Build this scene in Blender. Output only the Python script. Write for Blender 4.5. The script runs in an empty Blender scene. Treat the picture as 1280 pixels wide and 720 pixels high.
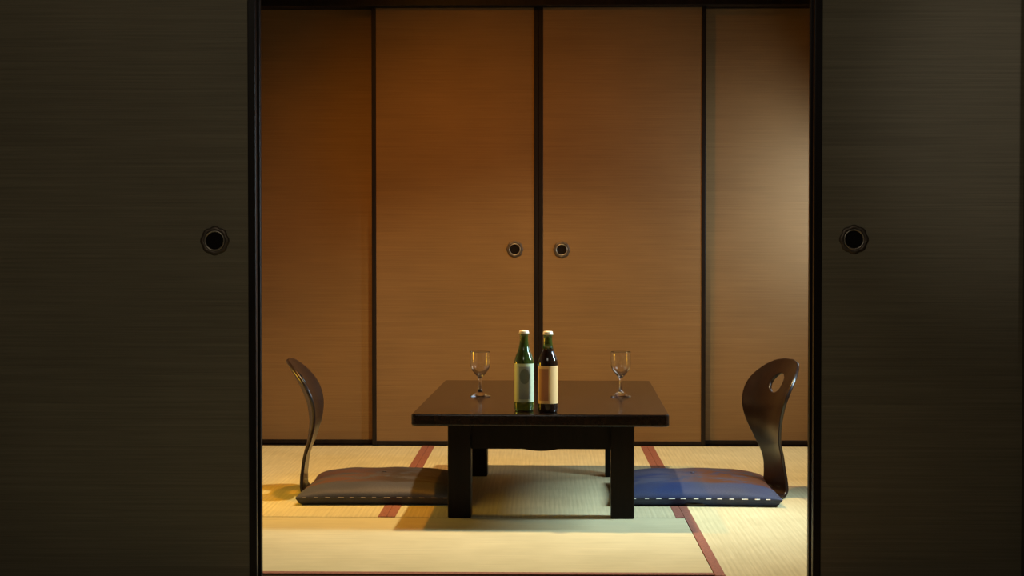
import bpy, bmesh, math, random
from mathutils import Vector
random.seed(4)
S = bpy.context.scene
COL = S.collection
PI = math.pi

# ---------------------------------------------------------------- camera, world, lights, exposure
F_PX, CAM_H = 2050.0, 0.814
cam = bpy.data.cameras.new('camera')
cam.sensor_width = 36.0
cam.lens = F_PX / 1280.0 * 36.0
cam.clip_start = 0.05
camo = bpy.data.objects.new('camera', cam)
camo.location = (0, 0, CAM_H)
camo.rotation_euler = (PI/2 - math.atan(46/F_PX), 0, math.atan(40/F_PX))
COL.objects.link(camo)
S.camera = camo

world = bpy.data.worlds.new('world')
S.world = world
world.use_nodes = True
world.node_tree.nodes['Background'].inputs[0].default_value = (0.55, 0.62, 0.75, 1)
world.node_tree.nodes['Background'].inputs[1].default_value = 0.05

def spot(name, loc, target, color, power, size, blend, radius):
    l = bpy.data.lights.new(name, 'SPOT')
    l.energy, l.color, l.spot_size, l.spot_blend, l.shadow_soft_size = power, color, math.radians(size), blend, radius
    o = bpy.data.objects.new(name, l); COL.objects.link(o)
    o.location = loc
    o.rotation_euler = (Vector(target) - Vector(loc)).to_track_quat('-Z', 'Y').to_euler()
    return o

def area(name, loc, target, color, power, sx, sy, spread=180):
    l = bpy.data.lights.new(name, 'AREA')
    l.shape = 'RECTANGLE'
    l.energy, l.color, l.size, l.size_y, l.spread = power, color, sx, sy, math.radians(spread)
    o = bpy.data.objects.new(name, l); COL.objects.link(o)
    o.location = loc
    o.rotation_euler = (Vector(target) - Vector(loc)).to_track_quat('-Z', 'Y').to_euler()
    return o

# two recessed ceiling lamps over the table
spot('ceiling_lamp_light', (-0.10, 5.45, 2.36), (-0.08, 5.50, 0), (1.0, 0.81, 0.45), 178, 100, 0.55, 0.035)
spot('ceiling_lamp_light', (-0.66, 5.45, 2.36), (-0.05, 5.95, 0), (1.0, 0.35, 0.015), 112, 126, 0.9, 0.035)
# warm lamp at the left wall, low
area('left_lamp_light', (-1.36, 5.30, 0.45), (0.2, 5.35, 0.15), (1.0, 0.55, 0.022), 2.8, 0.25, 0.30, 120)
# daylight through the two windows of the right wall
area('window_light', (1.33, 5.02, 1.12), (-0.2, 5.02, 0.2), (0.62, 0.85, 1.0), 17, 0.16, 0.62, 100)
area('window_light', (1.33, 6.46, 1.00), (0.70, 6.75, 0.70), (0.76, 0.91, 1.0), 7.5, 0.30, 0.62, 165)
# dim lamp and an added fill in the room the camera stands in
spot('near_room_lamp_light', (0.95, 1.9, 2.0), (1.15, 3.92, 1.14), (1.0, 0.95, 0.85), 30, 27, 1.0, 0.10)
area('near_room_fill_light', (-0.35, 1.7, 2.25), (-0.2, 3.2, 0.6), (1.0, 0.93, 0.76), 11.5, 0.8, 0.8)  # unseen fill, added to light the near doors but hardly the table

S.view_settings.view_transform = 'Standard'
S.view_settings.look = 'None'
S.view_settings.exposure = 0.0
S.view_settings.gamma = 1.0
S.view_settings.use_curve_mapping = False

# ---------------------------------------------------------------- helpers
def obj(name, bm, mat, parent=None, smooth=False, loc=None):
    me = bpy.data.meshes.new(name)
    bmesh.ops.recalc_face_normals(bm, faces=bm.faces)
    bm.to_mesh(me); bm.free()
    if smooth:
        for p in me.polygons: p.use_smooth = True
    me.materials.append(mat)
    o = bpy.data.objects.new(name, me); COL.objects.link(o)
    if parent: o.parent = parent
    if loc is not None: o.location = loc
    return o

def empty(name, loc=(0, 0, 0), rz=0.0):
    o = bpy.data.objects.new(name, None); COL.objects.link(o)
    o.empty_display_size = 0.05
    o.location = loc; o.rotation_euler = (0, 0, rz)
    return o

def tag(o, label, cat=None, group=None, kind=None):
    o['label'] = label
    if cat: o['category'] = cat
    if group: o['group'] = group
    if kind: o['kind'] = kind
    return o

def box(bm, x0, x1, y0, y1, z0, z1, bevel=0.0, seg=2):
    r = bmesh.ops.create_cube(bm, size=1.0)
    vs = r['verts']
    for v in vs:
        v.co = Vector(((x0+x1)/2 + v.co.x*(x1-x0), (y0+y1)/2 + v.co.y*(y1-y0), (z0+z1)/2 + v.co.z*(z1-z0)))
    if bevel > 0:
        es = list({e for v in vs for e in v.link_edges})
        bmesh.ops.bevel(bm, geom=es, offset=bevel, segments=seg, affect='EDGES', profile=0.5)
    return bm

def boxo(name, x0, x1, y0, y1, z0, z1, mat, parent=None, bevel=0.0, seg=2):
    return obj(name, box(bmesh.new(), x0, x1, y0, y1, z0, z1, bevel, seg), mat, parent)

def lathe(bm, prof, n=40, lobes=0, amp=0.0):
    rings = []
    for r, z in prof:
        if r < 1e-6:
            rings.append([bm.verts.new((0, 0, z))])
        else:
            ring = []
            for i in range(n):
                a = 2*PI*i/n
                rr = r*(1 + (amp*abs(math.cos(lobes*a/2)) if lobes else 0))
                ring.append(bm.verts.new((rr*math.cos(a), rr*math.sin(a), z)))
            rings.append(ring)
    for A, B in zip(rings, rings[1:]):
        for i in range(n):
            j = (i+1) % n
            if len(A) == 1 and len(B) == 1: continue
            if len(A) == 1: bm.faces.new((A[0], B[i], B[j]))
            elif len(B) == 1: bm.faces.new((A[i], A[j], B[0]))
            else: bm.faces.new((A[i], A[j], B[j], B[i]))
    return bm

# ---------------------------------------------------------------- materials
def new_mat(name):
    m = bpy.data.materials.new(name); m.use_nodes = True
    nt = m.node_tree
    return m, nt, nt.nodes['Principled BSDF']

def N(nt, t, **kw):
    n = nt.nodes.new(t)
    for k, v in kw.items(): setattr(n, k, v)
    return n

def plain(name, color, rough=0.5, metal=0.0, coat=0.0, spec=None):
    m, nt, b = new_mat(name)
    b.inputs['Base Color'].default_value = (*color, 1)
    b.inputs['Roughness'].default_value = rough
    b.inputs['Metallic'].default_value = metal
    b.inputs['Coat Weight'].default_value = coat
    if spec is not None: b.inputs['Specular IOR Level'].default_value = spec
    return m

def noise_chain(nt, scale_vec, scale, detail=3.0, rough=0.6, coord='Object'):
    tc = N(nt, 'ShaderNodeTexCoord'); mp = N(nt, 'ShaderNodeMapping')
    mp.inputs['Scale'].default_value = scale_vec
    nt.links.new(tc.outputs[coord], mp.inputs['Vector'])
    nz = N(nt, 'ShaderNodeTexNoise')
    nz.inputs['Scale'].default_value = scale
    nz.inputs['Detail'].default_value = detail
    nz.inputs['Roughness'].default_value = rough
    nt.links.new(mp.outputs[0], nz.inputs['Vector'])
    return nz

def ramp(nt, src, stops):
    r = N(nt, 'ShaderNodeValToRGB')
    el = r.color_ramp.elements
    while len(el) < len(stops): el.new(0.5)
    for e, (p, c) in zip(el, stops):
        e.position = p; e.color = (*c, 1)
    nt.links.new(src, r.inputs[0])
    return r

def mixc(nt, a, b, fac, mode='MIX'):
    m = N(nt, 'ShaderNodeMix', data_type='RGBA', blend_type=mode)
    for sock, v in ((m.inputs[0], fac), (m.inputs[6], a), (m.inputs[7], b)):
        if hasattr(v, 'links') or isinstance(v, bpy.types.NodeSocket): nt.links.new(v, sock)
        elif isinstance(v, (int, float)): sock.default_value = v
        else: sock.default_value = (*v, 1)
    return m.outputs[2]

def bump(nt, src, b, strength, dist):
    bp = N(nt, 'ShaderNodeBump')
    bp.inputs['Strength'].default_value = strength
    bp.inputs['Distance'].default_value = dist
    nt.links.new(src, bp.inputs['Height'])
    nt.links.new(bp.outputs[0], b.inputs['Normal'])

def fusuma_paper(name, c_lo, c_hi):
    m, nt, b = new_mat(name)
    n1 = noise_chain(nt, (1.2, 1.0, 150.0), 1.0, 4.0, 0.7)       # long horizontal grass strands
    n2 = noise_chain(nt, (5.0, 1.0, 420.0), 1.0, 2.0, 0.6)
    n3 = noise_chain(nt, (2.0, 1.0, 2.5), 1.0, 2.0, 0.5)         # faint clouding of the dye
    r = ramp(nt, n1.outputs[0], [(0.25, c_lo), (0.75, c_hi)])
    r2 = ramp(nt, n2.outputs[0], [(0.3, (0.90, 0.90, 0.90)), (0.7, (1.08, 1.08, 1.08))])
    r3 = ramp(nt, n3.outputs[0], [(0.3, (0.88, 0.88, 0.88)), (0.7, (1.08, 1.08, 1.08))])
    c = mixc(nt, r.outputs[0], r2.outputs[0], 1.0, 'MULTIPLY')
    c = mixc(nt, c, r3.outputs[0], 1.0, 'MULTIPLY')
    nt.links.new(c, b.inputs['Base Color'])
    b.inputs['Roughness'].default_value = 0.62
    b.inputs['Specular IOR Level'].default_value = 0.30
    add = N(nt, 'ShaderNodeMath', operation='ADD')
    nt.links.new(n1.outputs[0], add.inputs[0]); nt.links.new(n2.outputs[0], add.inputs[1])
    bump(nt, add.outputs[0], b, 0.25, 0.001)
    return m

def tatami_mat_material(name, along_x):
    m, nt, b = new_mat(name)
    tc = N(nt, 'ShaderNodeTexCoord')
    w = N(nt, 'ShaderNodeTexWave', wave_type='BANDS', bands_direction='Y' if along_x else 'X')
    w.inputs['Scale'].default_value = 21.0
    w.inputs['Distortion'].default_value = 0.15
    nt.links.new(tc.outputs['Object'], w.inputs['Vector'])
    n1 = noise_chain(nt, (140.0, 4.0, 1.0) if not along_x else (4.0, 140.0, 1.0), 1.0, 3.0, 0.6)
    n2 = noise_chain(nt, (1, 1, 1), 5.0, 3.0, 0.6)
    r = ramp(nt, n1.outputs[0], [(0.25, (0.52, 0.46, 0.255)), (0.75, (0.66, 0.59, 0.345))])
    r2 = ramp(nt, n2.outputs[0], [(0.3, (0.90, 0.90, 0.88)), (0.7, (1.04, 1.04, 1.04))])
    r3 = ramp(nt, w.outputs[0], [(0.0, (0.93, 0.93, 0.93)), (0.5, (1.0, 1.0, 1.0))])
    c = mixc(nt, r.outputs[0], r2.outputs[0], 1.0, 'MULTIPLY')
    c = mixc(nt, c, r3.outputs[0], 1.0, 'MULTIPLY')
    nt.links.new(c, b.inputs['Base Color'])
    b.inputs['Roughness'].default_value = 0.55
    b.inputs['Specular IOR Level'].default_value = 0.25
    bump(nt, w.outputs[0], b, 0.15, 0.001)
    return m

def border_cloth_material():
    m, nt, b = new_mat('rust_border_cloth')
    n1 = noise_chain(nt, (1, 1, 1), 130.0, 3.0, 0.6)
    r = ramp(nt, n1.outputs[0], [(0.3, (0.17, 0.050, 0.028)), (0.7, (0.32, 0.110, 0.062))])
    nt.links.new(r.outputs[0], b.inputs['Base Color'])
    b.inputs['Roughness'].default_value = 0.8
    bump(nt, n1.outputs[0], b, 0.3, 0.001)
    return m

def wood(name, lo, hi, rough, scale_vec=(1, 14, 14), coat=0.0, spec=0.5, coat_rough=0.15):
    m, nt, b = new_mat(name)
    n1 = noise_chain(nt, scale_vec, 4.0, 4.0, 0.65)
    r = ramp(nt, n1.outputs[0], [(0.3, lo), (0.7, hi)])
    nt.links.new(r.outputs[0], b.inputs['Base Color'])
    b.inputs['Roughness'].default_value = rough
    b.inputs['Coat Weight'].default_value = coat
    b.inputs['Coat Roughness'].default_value = coat_rough
    b.inputs['Specular IOR Level'].default_value = spec
    return m

def glass(name, color=(1, 1, 1), rough=0.0, ior=1.46, trans=1.0):
    m, nt, b = new_mat(name)
    b.inputs['Base Color'].default_value = (*color, 1)
    b.inputs['Roughness'].default_value = rough
    b.inputs['IOR'].default_value = ior
    b.inputs['Transmission Weight'].default_value = trans
    return m

def cushion_cloth(name, ground, ground2, motif, motif2, shift):
    """woven cover: plain border band, printed motif in the middle field"""
    m, nt, b = new_mat(name)
    tc = N(nt, 'ShaderNodeTexCoord')
    n1 = noise_chain(nt, (4.0, 9.0, 2.0), 2.0, 4.0, 0.65)
    n1.inputs['Distortion'].default_value = 1.2
    n2 = noise_chain(nt, (1.5, 2.0, 1.0), 2.0 + shift, 2.0, 0.5)
    n3 = noise_chain(nt, (1, 1, 1), 260.0, 2.0, 0.6)
    g = ramp(nt, n2.outputs[0], [(0.35, ground), (0.65, ground2)])
    k = ramp(nt, n1.outputs[0], [(0.42, (0, 0, 0)), (0.50, (1, 1, 1))])
    sep = N(nt, 'ShaderNodeSeparateXYZ'); nt.links.new(tc.outputs['Object'], sep.inputs[0])
    fld = N(nt, 'ShaderNodeMapRange'); fld.inputs[1].default_value = -0.185; fld.inputs[2].default_value = -0.165
    nt.links.new(sep.outputs[1], fld.inputs[0])
    mul = N(nt, 'ShaderNodeMath', operation='MULTIPLY')
    nt.links.new(k.outputs[0], mul.inputs[0]); nt.links.new(fld.outputs[0], mul.inputs[1])
    sidek = N(nt, 'ShaderNodeMapRange'); sidek.inputs[1].default_value = -0.10; sidek.inputs[2].default_value = 0.05
    sgn = N(nt, 'ShaderNodeMath', operation='MULTIPLY'); sgn.inputs[1].default_value = 1.0
    nt.links.new(sep.outputs[0], sgn.inputs[0]); nt.links.new(sgn.outputs[0], sidek.inputs[0])
    mo = mixc(nt, motif, motif2, sidek.outputs[0])
    c = mixc(nt, g.outputs[0], mo, mul.outputs[0])
    w = ramp(nt, n3.outputs[0], [(0.3, (0.85, 0.85, 0.85)), (0.7, (1.1, 1.1, 1.1))])
    c = mixc(nt, c, w.outputs[0], 1.0, 'MULTIPLY')
    nt.links.new(c, b.inputs['Base Color'])
    b.inputs['Roughness'].default_value = 0.55
    b.inputs['Specular IOR Level'].default_value = 0.3
    bump(nt, n3.outputs[0], b, 0.2, 0.001)
    return m

M = {}
M['paper'] = fusuma_paper('warm_lit_grass_cloth_paper', (0.162, 0.090, 0.031), (0.208, 0.120, 0.045))  # orange lamplight partly put into this tone; near doors stay greyer
M['paper_near'] = fusuma_paper('olive_grass_cloth_paper', (0.118, 0.096, 0.060), (0.185, 0.155, 0.100))
M['lacquer'] = wood('black_brown_lacquer_wood', (0.006, 0.0035, 0.0025), (0.013, 0.008, 0.005), 0.42, (14, 14, 1), spec=0.2)
M['tatami_y'] = tatami_mat_material('woven_rush_lengthwise', False)
M['tatami_x'] = tatami_mat_material('woven_rush_crosswise', True)
M['heri'] = border_cloth_material()
M['groove'] = plain('dark_gap', (0.03, 0.02, 0.012), 0.9)
M['plaster'] = plain('ochre_plaster', (0.22, 0.16, 0.10), 0.9)
M['dark_plaster'] = plain('dark_brown_plaster', (0.035, 0.028, 0.020), 0.9)
M['ceiling'] = wood('ceiling_board', (0.07, 0.045, 0.025), (0.12, 0.08, 0.045), 0.6, (14, 1, 14))
M['table'] = wood('dark_table_lacquer', (0.008, 0.004, 0.0028), (0.018, 0.009, 0.005), 0.17, (14, 1, 14), spec=0.3)
M['tableleg'] = wood('dark_table_leg_lacquer', (0.005, 0.003, 0.002), (0.011, 0.006, 0.004), 0.40, (14, 14, 1), spec=0.12)
M['chairwood'] = wood('dark_bent_plywood', (0.008, 0.004, 0.003), (0.016, 0.008, 0.006), 0.30, (10, 10, 2), coat=0.15, coat_rough=0.15)
M['hikite_ring'] = plain('aged_bronze', (0.10, 0.075, 0.055), 0.5, 0.7)
M['hikite_rim'] = plain('worn_bronze_rim', (0.34, 0.29, 0.23), 0.38, 0.85)
M['hikite_cup'] = plain('recess_shade_bronze', (0.006, 0.004, 0.003), 0.8, 0.0, spec=0.1)  # near-black tone stands in for the shade inside the pull
M['clear'] = glass('clear_glass', rough=0.04)
M['green_glass'] = glass('green_bottle_glass', (0.10, 0.17, 0.03), 0.02, 1.48, 0.75)
M['brown_glass'] = glass('dark_brown_bottle_glass', (0.020, 0.010, 0.006), 0.04, 1.5, 0.25)
M['cap'] = plain('pale_gold_cap', (0.80, 0.70, 0.50), 0.38, 0.2)
M['label_green'] = plain('pale_green_label_paper', (0.50, 0.55, 0.34), 0.45)
M['label_emblem'] = plain('dark_green_print', (0.13, 0.16, 0.12), 0.5)
M['label_grey'] = plain('grey_green_print', (0.27, 0.30, 0.24), 0.5)
M['label_tan'] = plain('tan_orange_label_paper', (0.72, 0.44, 0.17), 0.45)
M['label_shade'] = plain('label_side_shade', (0.38, 0.14, 0.05), 0.5)  # darker tone for the shaded side of the tan label
M['stitch'] = plain('pale_cotton_thread', (0.70, 0.68, 0.60), 0.7)
M['stitch_dull'] = plain('dull_brown_thread', (0.20, 0.17, 0.14), 0.7)
M['cush_brown'] = cushion_cloth('grey_brown_cushion_cloth', (0.044, 0.045, 0.064), (0.062, 0.064, 0.088), (0.092, 0.044, 0.036), (0.036, 0.026, 0.024), 0.0)
M['cush_blue'] = cushion_cloth('slate_blue_cushion_cloth', (0.027, 0.041, 0.110), (0.050, 0.053, 0.075), (0.070, 0.072, 0.11), (0.085, 0.032, 0.015), 0.7)

# ---------------------------------------------------------------- the setting
XL, XR = -1.393, 1.341              # inner faces of the side walls
YB, YM, YF = 6.836, 5.002, 4.112    # back edge, mat joint, front edge of the tatami
CEIL = 2.40

floor = boxo('floor', XL-0.1, 1.60, -1.6, 7.2, -0.12, -0.055, M['groove'])
tag(floor, 'floor of yellow tatami mats with rust cloth borders', kind='structure')

H = 0.0265                          # width of one border cloth
G = 0.0004                          # half the gap between two mats
def tatami(x0, x1, y0, y1, along_x, borders, mat_z=0.0):
    x0 += G; x1 -= G; y0 += G; y1 -= G
    cx, cy = (x0+x1)/2, (y0+y1)/2
    bm = box(bmesh.new(), x0-cx, x1-cx, y0-cy, y1-cy, -0.055, mat_z, 0.002, 2)
    o = obj('tatami_mat', bm, M['tatami_x' if along_x else 'tatami_y'], floor, loc=(cx, cy, 0))
    for side in borders:
        a = {'l': (x0, x0+H, y0, y1), 'r': (x1-H, x1, y0, y1), 'f': (x0, x1, y0, y0+H), 'b': (x0, x1, y1-H, y1)}[side]
        bm = box(bmesh.new(), a[0]-cx, a[1]-cx, a[2]-cy, a[3]-cy, -0.05, 0.0011, 0.0008, 1)
        obj('border_cloth', bm, M['heri'], o)
    return o
X1, X2 = -0.4825, 0.4295
tatami(XL, X1, YM, YB, False, 'lr')
tatami(X1, X2, YM, YB, False, 'lr')
tatami(XL, X2, YF, YM-0.009, True, 'f')
tatami(X2, XR, YM-0.9, YM+0.915, False, 'lr')
tatami(X2, XR, YM+0.915, YB, False, 'l')
# the room the camera stands in
for i in range(3):
    for k in range(2):
        tatami(XL + 1.367*k*1.0, XL + 1.367*(k+1), 3.84-0.911*(i+1), 3.84-0.911*i, True, 'fb')

def structure(o, label): return tag(o, label, kind='structure')

structure(boxo('wall_left', XL-0.1, XL, -1.5, 7.1, -0.06, CEIL, M['plaster']), 'ochre plaster side wall left of the tatami room')
# right wall with two window openings
wr = boxo('wall_right', XR, XR+0.1, 3.80, 7.1, -0.06, 0.70, M['plaster'])
structure(wr, 'ochre plaster side wall right of the tatami room')
for (a, b_, c, d) in ((3.80, 7.1, 1.50, CEIL), (3.80, 4.72, 0.70, 1.50), (5.12, 6.10, 0.70, 1.50), (6.74, 7.1, 0.70, 1.50)):
    boxo('wall_piece', XR, XR+0.1, a, b_, c, d, M['plaster'], wr)
def window(name, y0, y1, label):
    w = structure(empty(name, (XR, (y0+y1)/2, 0.70)), label)
    hw = (y1-y0)/2
    for (a, b_, c, d) in ((-hw, -hw+0.02, 0, 0.80), (hw-0.02, hw, 0, 0.80), (-hw, hw, 0, 0.02), (-hw, hw, 0.70, 0.80)):
        boxo('window_frame', 0.03, 0.07, a, b_, c, d, M['lacquer'], w)
window('window_1', 4.72, 5.12, 'narrow window in the right wall beside the table')
window('window_2', 6.10, 6.74, 'second window in the right wall near the back corner')
structure(boxo('wall_near_added', 1.125, XR+0.1, -1.5, 3.875, -0.06, CEIL, M['dark_plaster']), 'added dark wall edge standing in for the dark band at the far right beside the right sliding door')  # near-room wall set inwards and dark, added to make the dark edge band
structure(boxo('ceiling', XL-0.1, XR+0.2, -1.6, 7.2, CEIL, CEIL+0.05, M['ceiling']), 'dark board ceiling above the tatami room')
structure(boxo('wall_back', XL-0.1, XR+0.1, 6.99, 7.1, -0.06, CEIL, M['plaster']), 'closet wall behind the back row of sliding doors')
structure(boxo('wall_rear', XL-0.1, XR+0.1, -1.6, -1.5, -0.06, CEIL, M['plaster']), 'wall behind the viewer in the darker room')

# sills and lintels with their grooves
def track(name, y0, y1, z0, z1, label):
    structure(boxo(name, XL, XR, y0, y1, z0, z1, M['lacquer'], bevel=0.002), label)
ZT = 1.832
track('trim_1', YB+0.002, 6.96, -0.055, -0.002, 'dark wooden sill under the orange-lit back doors')
track('trim_2', 6.815, 6.96, ZT, ZT+0.10, 'dark wooden lintel along the top of the back doors')
track('trim_3', 3.885, YF-0.004, -0.055, -0.002, 'dark wooden sill under the two near grey doors')
track('trim_4', 3.885, 4.03, ZT, ZT+0.10, 'dark wooden lintel over the near grey doors')
structure(boxo('wall_back_upper', XL, XR, 6.87, 6.93, ZT+0.10, CEIL, M['plaster']), 'plaster strip above the back lintel')
structure(boxo('wall_front_upper', XL, XR, 3.93, 3.99, ZT+0.10, CEIL, M['plaster']), 'plaster strip above the near lintel')

# sliding doors
def hikite(parent, x, z, yface):
    """round recessed door pull: scalloped collar round a shallow cup painted dark for recess shade"""
    bm = lathe(bmesh.new(), [(0.0215, -0.002), (0.0225, -0.0040), (0.0265, -0.0052), (0.0305, -0.0040), (0.0325, 0.0)], 96, 8, 0.09)
    o = obj('pull_collar', bm, M['hikite_ring'], parent, True, (x, yface, z)); o.rotation_euler = (-PI/2, 0, 0)
    bm = lathe(bmesh.new(), [(0.0, 0.0070), (0.015, 0.0070), (0.0195, 0.0050), (0.0225, 0.0), (0.0235, -0.0042), (0.0250, -0.0052)], 48)
    for v in bm.verts: v.co.z = v.co.z if v.co.z < 0 else v.co.z*0.0 - 0.0012
    c = obj('pull_cup', bm, M['hikite_cup'], o, True)
    bm = lathe(bmesh.new(), [(0.0205, -0.0035), (0.0222, -0.0062), (0.0240, -0.0062), (0.0250, -0.0040)], 48)
    obj('pull_rim', bm, M['hikite_rim'], o, True)
    return o

ST = 0.0185
def fusuma(name, x0, x1, y0, label, pull=None, z1=1.850, paper='paper'):
    d = structure(empty(name, ((x0+x1)/2, y0, 0)), label)
    hw = (x1-x0)/2; t = 0.022
    boxo('paper_panel', -hw+ST*0.8, hw-ST*0.8, 0.003, t-0.003, 0.012, z1-0.012, M[paper], d)
    boxo('stile', -hw, -hw+ST, 0, t, 0.0, z1, M['lacquer'], d, 0.002)
    boxo('stile', hw-ST, hw, 0, t, 0.0, z1, M['lacquer'], d, 0.002)
    boxo('rail', -hw+ST, hw-ST, 0.0005, t-0.0005, 0.0, 0.019, M['lacquer'], d, 0.002)
    boxo('rail', -hw+ST, hw-ST, 0.0005, t-0.0005, z1-0.022, z1, M['lacquer'], d, 0.002)
    if pull: hikite(d, pull[0]-(x0+x1)/2, pull[1], 0.003)
    return d
YB1, YB2 = 6.852, 6.896
fusuma('door_1', XL+0.002, -0.694, YB2, 'leftmost back sliding door, dim reddish brown, partly behind the near door')
fusuma('door_2', -0.7205, -0.0235, YB1, 'orange-brown back sliding door left of the centre post with round pull', (-0.122, 0.822))
fusuma('door_3', -0.0225, 0.6745, YB1, 'orange-brown back sliding door right of the centre post with round pull', (0.0735, 0.820))
fusuma('door_4', 0.652, XR-0.002, YB2, 'rightmost back sliding door, paler and greyer in the daylight')
YN1, YN2 = 3.920, 3.972
fusuma('door_5', XL+0.002, -0.691, YN1, 'large dark near sliding door filling the left side with round pull', (-0.790, 0.839), paper='paper_near')
fusuma('door_6', XL+0.002, -0.689, YN2, 'second sliding door pushed behind the dark near left door', paper='paper_near')
fusuma('door_7', 0.643, XR-0.002, YN1, 'large dark near sliding door filling the right side with round pull', (0.738, 0.842), paper='paper_near')
fusuma('door_8', 0.641, XR-0.002, YN2, 'second sliding door pushed behind the dark near right door', paper='paper_near')

# ---------------------------------------------------------------- the low table
TH, TT = 0.332, 0.036
TR = -math.atan(39/F_PX)
TC = Vector((0.0, 5.475, 0))
table = tag(empty('low_table', TC, TR), 'low dark brown lacquered wooden table standing on the tatami mats', 'table')
THW, THD = 0.382, 0.640
bm = bmesh.new()
box(bm, -THW, THW, -THD, THD, TH-TT, TH)
ve = [e for e in bm.edges if abs(e.verts[0].co.z - e.verts[1].co.z) > 0.01]
bmesh.ops.bevel(bm, geom=ve, offset=0.014, segments=5, affect='EDGES', profile=0.5)
he = [e for e in bm.edges if abs(e.verts[0].co.z - e.verts[1].co.z) < 1e-5 and len(e.link_faces) == 2 and abs(e.link_faces[0].normal.z - e.link_faces[1].normal.z) > 0.5]
bmesh.ops.bevel(bm, geom=he, offset=0.005, segments=3, affect='EDGES', profile=0.5)
obj('tabletop', bm, M['table'], table)
LX, LY, LW = 0.284, 0.498, 0.071
for sx in (-1, 1):
    for sy in (-1, 1):
        x0, x1 = sorted((sx*LX, sx*(LX-LW))); y0, y1 = sorted((sy*LY, sy*(LY-LW)))
        boxo('leg', x0, x1, y0, y1, 0.0, TH-TT, M['tableleg'], table, 0.004)
def apron_x(sy):
    """rail between two legs; its lower edge drops in a shallow curve at the middle"""
    bm = bmesh.new(); n = 24
    hw = LX-LW+0.004; y0, y1 = sy*(LY-0.018), sy*(LY-0.044)
    rows = []
    for i in range(n+1):
        x = -hw + 2*hw*i/n
        zb = 0.210 - 0.006*max(0.0, math.cos(min(PI/2, abs(x)/0.055*PI/2)))
        rows.append([bm.verts.new((x, y, z)) for (y, z) in ((y0, TH-TT), (y1, TH-TT), (y1, zb), (y0, zb))])
    for A, B in zip(rows, rows[1:]):
        for k in range(4): bm.faces.new((A[k], A[(k+1) % 4], B[(k+1) % 4], B[k]))
    bm.faces.new(rows[0]); bm.faces.new(rows[-1])
    obj('apron', bm, M['tableleg'], table)
apron_x(-1); apron_x(1)
for sx in (-1, 1):
    x0, x1 = sorted((sx*(LX-0.018), sx*(LX-0.044)))
    boxo('apron', x0, x1, -LY+LW-0.004, LY-LW+0.004, 0.212, TH-TT, M['tableleg'], table, 0.002)

# ---------------------------------------------------------------- legless chairs (bent plywood, spoon back with a hand hole)
def smooth_interp(pts, t):
    """Catmull-Rom through (key, value) pairs"""
    ks = [p[0] for p in pts]
    if t <= ks[0]: return pts[0][1]
    if t >= ks[-1]: return pts[-1][1]
    i = max(k for k in range(len(ks)) if ks[k] <= t); i = min(i, len(ks)-2)
    p0 = pts[max(i-1, 0)]; p1 = pts[i]; p2 = pts[i+1]; p3 = pts[min(i+2, len(pts)-1)]
    h = p2[0]-p1[0]; u = (t-p1[0])/h
    m1 = (p2[1]-p0[1])/max(1e-6, p2[0]-p0[0])*h; m2 = (p3[1]-p1[1])/max(1e-6, p3[0]-p1[0])*h
    return (2*u**3-3*u**2+1)*p1[1] + (u**3-2*u*u+u)*m1 + (-2*u**3+3*u*u)*p2[1] + (u**3-u*u)*m2

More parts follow.
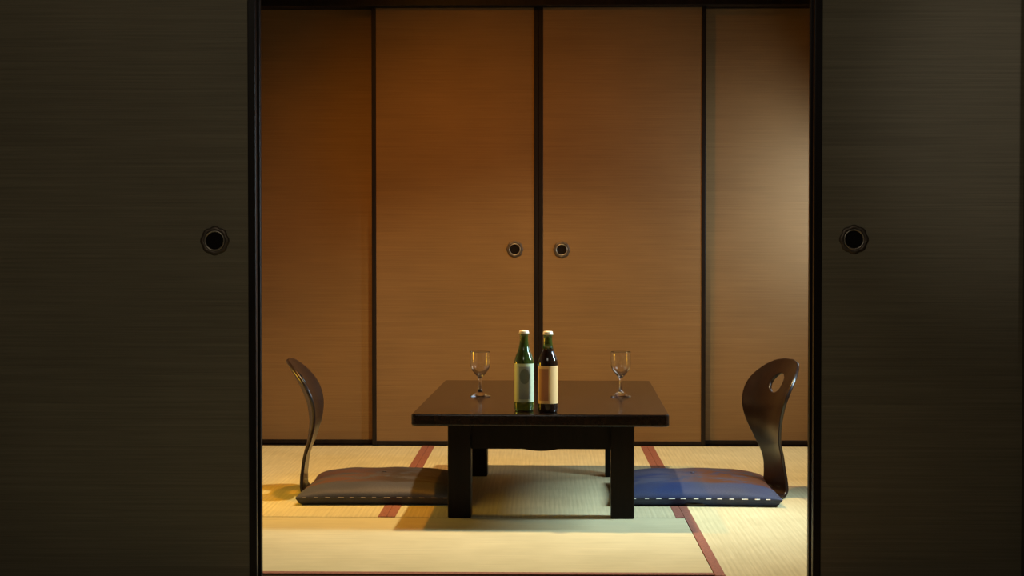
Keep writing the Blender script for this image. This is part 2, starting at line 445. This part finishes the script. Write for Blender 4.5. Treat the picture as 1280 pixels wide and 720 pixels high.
# local frame: +x is backwards (away from the table), y sideways
BACK = [(0.030, 0.781), (0.074, 0.780), (0.128, 0.775), (0.181, 0.762), (0.235, 0.755), (0.275, 0.757), (0.315, 0.765), (0.36, 0.783), (0.40, 0.804), (0.435, 0.824), (0.452, 0.834)]
HALF = [(0.030, 0.092), (0.074, 0.082), (0.11, 0.077), (0.155, 0.085), (0.195, 0.104), (0.235, 0.130), (0.275, 0.152), (0.315, 0.166), (0.355, 0.171), (0.39, 0.160), (0.42, 0.132), (0.438, 0.100), (0.447, 0.070), (0.452, 0.030)]
TK = 0.011
def chair(name, loc, rz, label):
    root = tag(empty(name, loc, rz), label, 'chair', 'legless chairs at the table')
    bm = bmesh.new()
    nu, nv = 44, 24
    hz, hy_z, hy_y = 0.372, 0.031, 0.044        # hole centre height, half height, half width
    def P(z, v):
        b_ = smooth_interp(BACK, z); w = smooth_interp(HALF, z)
        y = v*w
        return Vector((b_ - 1.1*y*y*min(1, max(0, (z-0.06)/0.12)), y, z))
    # outer ring -> built as polar patch round the hole joined to a grid below
    zs = [0.030 + (0.300-0.030)*i/26 for i in range(27)]
    grid = [[bm.verts.new(P(z, -1 + 2*j/nv)) for j in range(nv+1)] for z in zs]
    for A, B in zip(grid, grid[1:]):
        for j in range(nv): bm.faces.new((A[j], A[j+1], B[j+1], B[j]))
    # boundary loop of the upper patch: bottom row left->right, then the right edge up, over the top and down the left edge
    loop = [(0.300, -1 + 2*j/nv) for j in range(nv+1)]
    ups = [0.300 + (0.452-0.300)*math.sin(PI/2*i/26) for i in range(1, 27)]
    loop += [(z, 1.0) for z in ups]
    loop += [(0.452, 0.5), (0.452, 0.0), (0.452, -0.5)]
    loop += [(z, -1.0) for z in reversed(ups)]
    def yz(z, v): return (v*smooth_interp(HALF, z), z)
    outer2 = [yz(*p) for p in loop]
    inner2 = []
    for (y, z) in outer2:
        a = math.atan2((z-hz)/1.0, y)
        inner2.append((hy_y*math.cos(a), hz + hy_z*math.sin(a)))
    def P2(y, z):
        return Vector((smooth_interp(BACK, z) - 1.1*y*y, y, z))
    nr = 8
    rings = []
    for r in range(nr+1):
        f = r/nr
        ring = []
        for k, ((y0, z0), (y1, z1)) in enumerate(zip(outer2, inner2)):
            if r == 0 and k <= nv: ring.append(grid[-1][k])
            else: ring.append(bm.verts.new(P2(y0+(y1-y0)*f, z0+(z1-z0)*f)))
        rings.append(ring)
    n = len(loop)
    for A, B in zip(rings, rings[1:]):
        for k in range(n):
            bm.faces.new((A[k], A[(k+1) % n], B[(k+1) % n], B[k]))
    me = bpy.data.meshes.new('backrest')
    # bend from the back into the seat
    bend = [grid[0]]
    for i in range(1, 9):
        a = PI/2*i/8
        x = 0.781 - 0.026*(1-math.cos(a)) + 0.004*math.sin(a)*0
        z = 0.030 - 0.025*math.sin(a)
        w = 0.092 + 0.02*(i/8)**2
        bend.append([bm.verts.new((x, (-1+2*j/nv)*w, z)) for j in range(nv+1)])
    for A, B in zip(bend, bend[1:]):
        for j in range(nv): bm.faces.new((A[j], A[j+1], B[j+1], B[j]))
    bmesh.ops.remove_doubles(bm, verts=bm.verts, dist=0.0004)
    bmesh.ops.recalc_face_normals(bm, faces=bm.faces)
    bm.to_mesh(me); bm.free()
    for p in me.polygons: p.use_smooth = True
    me.materials.append(M['chairwood'])
    o = bpy.data.objects.new('backrest', me); COL.objects.link(o); o.parent = root
    md = o.modifiers.new('thickness', 'SOLIDIFY'); md.thickness = TK; md.offset = 0.0
    bv = o.modifiers.new('edge', 'BEVEL'); bv.width = 0.003; bv.segments = 2; bv.limit_method = 'ANGLE'; bv.angle_limit = math.radians(50)
    # flat seat board, rounded towards the front
    bm = bmesh.new(); m = 36
    pts = []
    SW = [(0.0, 0.112), (0.06, 0.150), (0.13, 0.178), (0.25, 0.186), (0.34, 0.176), (0.385, 0.145), (0.400, 0.08)]
    ks = [0.400*i/m for i in range(m+1)]
    rows = []
    for d in ks:
        w = smooth_interp(SW, d)
        rows.append([bm.verts.new((0.757-d, (-1+2*j/8)*w, 0.0062)) for j in range(9)])
    for A, B in zip(rows, rows[1:]):
        for j in range(8): bm.faces.new((A[j], A[j+1], B[j+1], B[j]))
    s = obj('seat', bm, M['chairwood'], root, True)
    md = s.modifiers.new('thickness', 'SOLIDIFY'); md.thickness = TK; md.offset = 0.0
    return root

# chair root sits at the table side; its local origin lies 0.8 m in front of the bend
def place_chair(side, px, py, turn, label):
    """side -1 = left, +1 = right; (px, py) is the bend of the back on the floor"""
    rz = (0 if side > 0 else PI) + turn
    o = chair('legless_chair', (0, 0, 0), rz, label)
    o.location = (px - math.cos(rz)*0.79, py - math.sin(rz)*0.79, 0)
    return o
place_chair(-1, -0.818, 5.50, math.radians(2.5), 'dark bentwood legless chair left of the table behind the brown cushion')
place_chair(1, 0.785, 5.50, math.radians(17), 'dark bentwood legless chair with hand hole behind the blue cushion')

# ---------------------------------------------------------------- floor cushions
def cushion(name, loc, rz, hx, hy, thick, mat, label, side):
    root = tag(empty(name, loc, rz), label, 'cushion', 'floor cushions on the chairs')
    n = 36
    def xy(u, v):
        # edges bow inwards between pulled-out corners
        x = hx*u*(1 - 0.060*(1-v*v)); y = hy*v*(1 - 0.030*(1-u*u))
        return x, y
    def prof(u, v):
        return (max(0.0, 1-abs(u)**3.6)**0.48) * (max(0.0, 1-abs(v)**3.6)**0.48)
    bm = bmesh.new()
    zseam = 0.0235
    def under(m):
        for (m0, z0), (m1, z1) in (((0.0, 0.0125), (0.76, 0.0125)), ((0.76, 0.0125), (0.86, 0.0012)), ((0.86, 0.0012), (0.955, 0.0012)), ((0.955, 0.0012), (1.0, zseam))):
            if m <= m1: return z0 + (z1-z0)*(m-m0)/(m1-m0)
        return zseam
    par = lambda k: math.sin(PI/2*k)
    cs = [par(-1+2*i/n) for i in range(n+1)]
    top = {}; bot = {}
    for i, u in enumerate(cs):
        for j, v in enumerate(cs):
            x, y = xy(u, v); p = prof(u, v)
            wr_ = 0.0022*math.sin(9*u+5*v)*math.sin(7*v-3*u)*p
            top[i, j] = bm.verts.new((x, y, zseam + (thick-zseam)*p + wr_))
            if i in (0, n) or j in (0, n): bot[i, j] = top[i, j]
            else: bot[i, j] = bm.verts.new((x*0.995, y*0.995, under(max(abs(u), abs(v)))))
    for i in range(n):
        for j in range(n):
            bm.faces.new((top[i, j], top[i+1, j], top[i+1, j+1], top[i, j+1]))
            bm.faces.new((bot[i, j], bot[i, j+1], bot[i+1, j+1], bot[i+1, j]))
    obj('cover', bm, mat, root, True)
    # running stitch along the seam
    bm = bmesh.new()
    for edge in range(4):
        k = 13
        for q in range(k):
            u = -0.93 + 1.86*(q+0.15)/k + random.uniform(-0.008, 0.008); u2 = u + 0.062 + random.uniform(-0.02, 0.015)
            ends = []
            for w in (u, u2):
                if edge == 0: p = xy(w, -1)
                elif edge == 1: p = xy(w, 1)
                elif edge == 2: p = xy(-1, w)
                else: p = xy(1, w)
                ends.append(Vector((*p, zseam+0.002)))
            dirv = (ends[1]-ends[0]).normalized(); side_v = Vector((-dirv.y, dirv.x, 0))*0.0017
            upv = Vector((0, 0, 0.0014))
            ring = []
            for e in ends: ring.append([bm.verts.new(e + s_) for s_ in (side_v, upv, -side_v, -upv)])
            for t in range(4): bm.faces.new((ring[0][t], ring[0][(t+1) % 4], ring[1][(t+1) % 4], ring[1][t]))
            bm.faces.new(ring[0]); bm.faces.new(ring[1])
    st = obj('stitching', bm, M['stitch' if side > 0 else 'stitch_dull'], root)
    st['kind'] = 'stuff'
    # small tuft knot in the middle
    bm = bmesh.new(); bmesh.ops.create_uvsphere(bm, u_segments=12, v_segments=8, radius=0.007)
    for v in bm.verts: v.co.z *= 0.5
    obj('tuft_knot', bm, mat, root, True, (0, 0, thick+0.001))
    return root
cushion('floor_cushion', (-0.535, 5.475, 0.0), math.radians(0.0), 0.262, 0.258, 0.074, M['cush_brown'],
        'grey-brown floor cushion with faded motif on the left chair', -1)
cushion('floor_cushion', (0.496, 5.470, 0.0), math.radians(-1.5), 0.270, 0.262, 0.074, M['cush_blue'],
        'slate-blue floor cushion with brown blotches on the right chair', 1)

# ---------------------------------------------------------------- bottles and glasses
def arc_patch(bm, r, a0, a1, z0, z1, n=24, oval=False):
    """curved print; oval=True keeps an ellipse instead of a rectangle"""
    if not oval:
        A = [bm.verts.new((r*math.sin(a0+(a1-a0)*i/n), -r*math.cos(a0+(a1-a0)*i/n), z0)) for i in range(n+1)]
        B = [bm.verts.new((r*math.sin(a0+(a1-a0)*i/n), -r*math.cos(a0+(a1-a0)*i/n), z1)) for i in range(n+1)]
        for i in range(n): bm.faces.new((A[i], A[i+1], B[i+1], B[i]))
    else:
        am, zm = (a0+a1)/2, (z0+z1)/2
        rings = []
        for s_ in (0.35, 0.7, 1.0):
            rings.append([bm.verts.new((r*math.sin(am+s_*(a1-a0)/2*math.cos(t)), -r*math.cos(am+s_*(a1-a0)/2*math.cos(t)), zm+s_*(z1-z0)/2*math.sin(t))) for t in [2*PI*k/n for k in range(n)]])
        bm.faces.new(rings[0])
        for P_, Q in zip(rings, rings[1:]):
            for k in range(n): bm.faces.new((P_[k], P_[(k+1) % n], Q[(k+1) % n], Q[k]))
    return bm

def on_table(px, Y):
    return ((px-680)/F_PX*Y, Y, TH+0.0003)

R = 0.0295
BODY = [(0.0, 0.004), (0.018, 0.0015), (0.026, 0.0), (R-0.001, 0.003), (R, 0.008), (R, 0.146), (R-0.0015, 0.155), (0.0245, 0.167), (0.0195, 0.178)]
NECK = [(0.0195, 0.178), (0.0155, 0.192), (0.0132, 0.208), (0.0122, 0.222), (0.0125, 0.228), (0.0140, 0.2295), (0.0140, 0.234), (0.0, 0.234)]
def bottle_cap(root):
    bm = lathe(bmesh.new(), [(0.0, 0.2430), (0.010, 0.2428), (0.0132, 0.2412), (0.0142, 0.2370), (0.0152, 0.2320), (0.0142, 0.2318), (0.0, 0.2322)], 42, 21, 0.05)
    obj('crown_cap', bm, M['cap'], root, True)

b1 = tag(empty('glass_bottle', on_table(655, 4.955)), 'green glass bottle with pale yellow-green label and round emblem on the table', 'bottle', 'bottles on the table')
obj('bottle_glass', lathe(bmesh.new(), BODY[:-1] + NECK, 48), M['green_glass'], b1, True)
lb = obj('paper_label', arc_patch(bmesh.new(), R+0.0006, -2.3, 2.3, 0.027, 0.143, 60), M['label_green'], b1, True)
obj('label_panel', arc_patch(bmesh.new(), R+0.0010, -0.50, 0.70, 0.036, 0.134, 24), M['label_grey'], lb, True)
obj('emblem', arc_patch(bmesh.new(), R+0.0014, -0.42, 0.60, 0.082, 0.128, 28, True), M['label_emblem'], lb, True)
bottle_cap(b1)

b2 = tag(empty('glass_bottle', on_table(685, 4.905)), 'dark brown glass bottle with tan-orange label standing beside the green bottle', 'bottle', 'bottles on the table')
obj('bottle_glass', lathe(bmesh.new(), BODY + [(0.0160, 0.190), (0.0, 0.190)], 48), M['brown_glass'], b2, True)
obj('neck', lathe(bmesh.new(), [(0.0, 0.1905), (0.0158, 0.1905)] + NECK[2:], 48), M['green_glass'], b2, True)
lb = obj('paper_label', arc_patch(bmesh.new(), R+0.0006, -2.3, 2.3, 0.027, 0.140, 60), M['label_tan'], b2, True)
obj('label_panel', arc_patch(bmesh.new(), R+0.0011, -1.05, 0.05, 0.036, 0.131, 24), M['label_shade'], lb, True)  # label's darker left side from the lighting, painted as a patch
bottle_cap(b2)

def goblet(px, Y, label):
    g = tag(empty('stemmed_glass', on_table(px, Y)), label, 'glass', 'stemmed glasses on the table')
    bowl_out = [(0.0042, 0.058), (0.0070, 0.063), (0.0125, 0.070), (0.0195, 0.078), (0.0265, 0.087), (0.0310, 0.096), (0.0326, 0.106), (0.0328, 0.120), (0.0328, 0.135), (0.0328, 0.1470), (0.0328, 0.1488)]
    bowl_in = [(0.0322, 0.1488), (0.0322, 0.1470), (0.0322, 0.135), (0.0322, 0.120), (0.0319, 0.1065), (0.0302, 0.0970), (0.0256, 0.0882), (0.0187, 0.0795), (0.0115, 0.0720), (0.005, 0.0680), (0.0, 0.0670)]
    prof = [(0.0, 0.0), (0.030, 0.0), (0.0345, 0.0012), (0.0345, 0.0026), (0.027, 0.0050), (0.016, 0.0095), (0.0085, 0.0155), (0.0055, 0.024), (0.0042, 0.035), (0.0040, 0.050)]
    obj('bowl_and_stem', lathe(bmesh.new(), prof + bowl_out + [(0.0325, 0.1492)] + bowl_in, 48), M['clear'], g, True)
    return g
goblet(600, 5.43, 'clear stemmed glass on the table left of the green bottle')
goblet(776, 5.43, 'clear stemmed glass on the table right of the dark bottle')
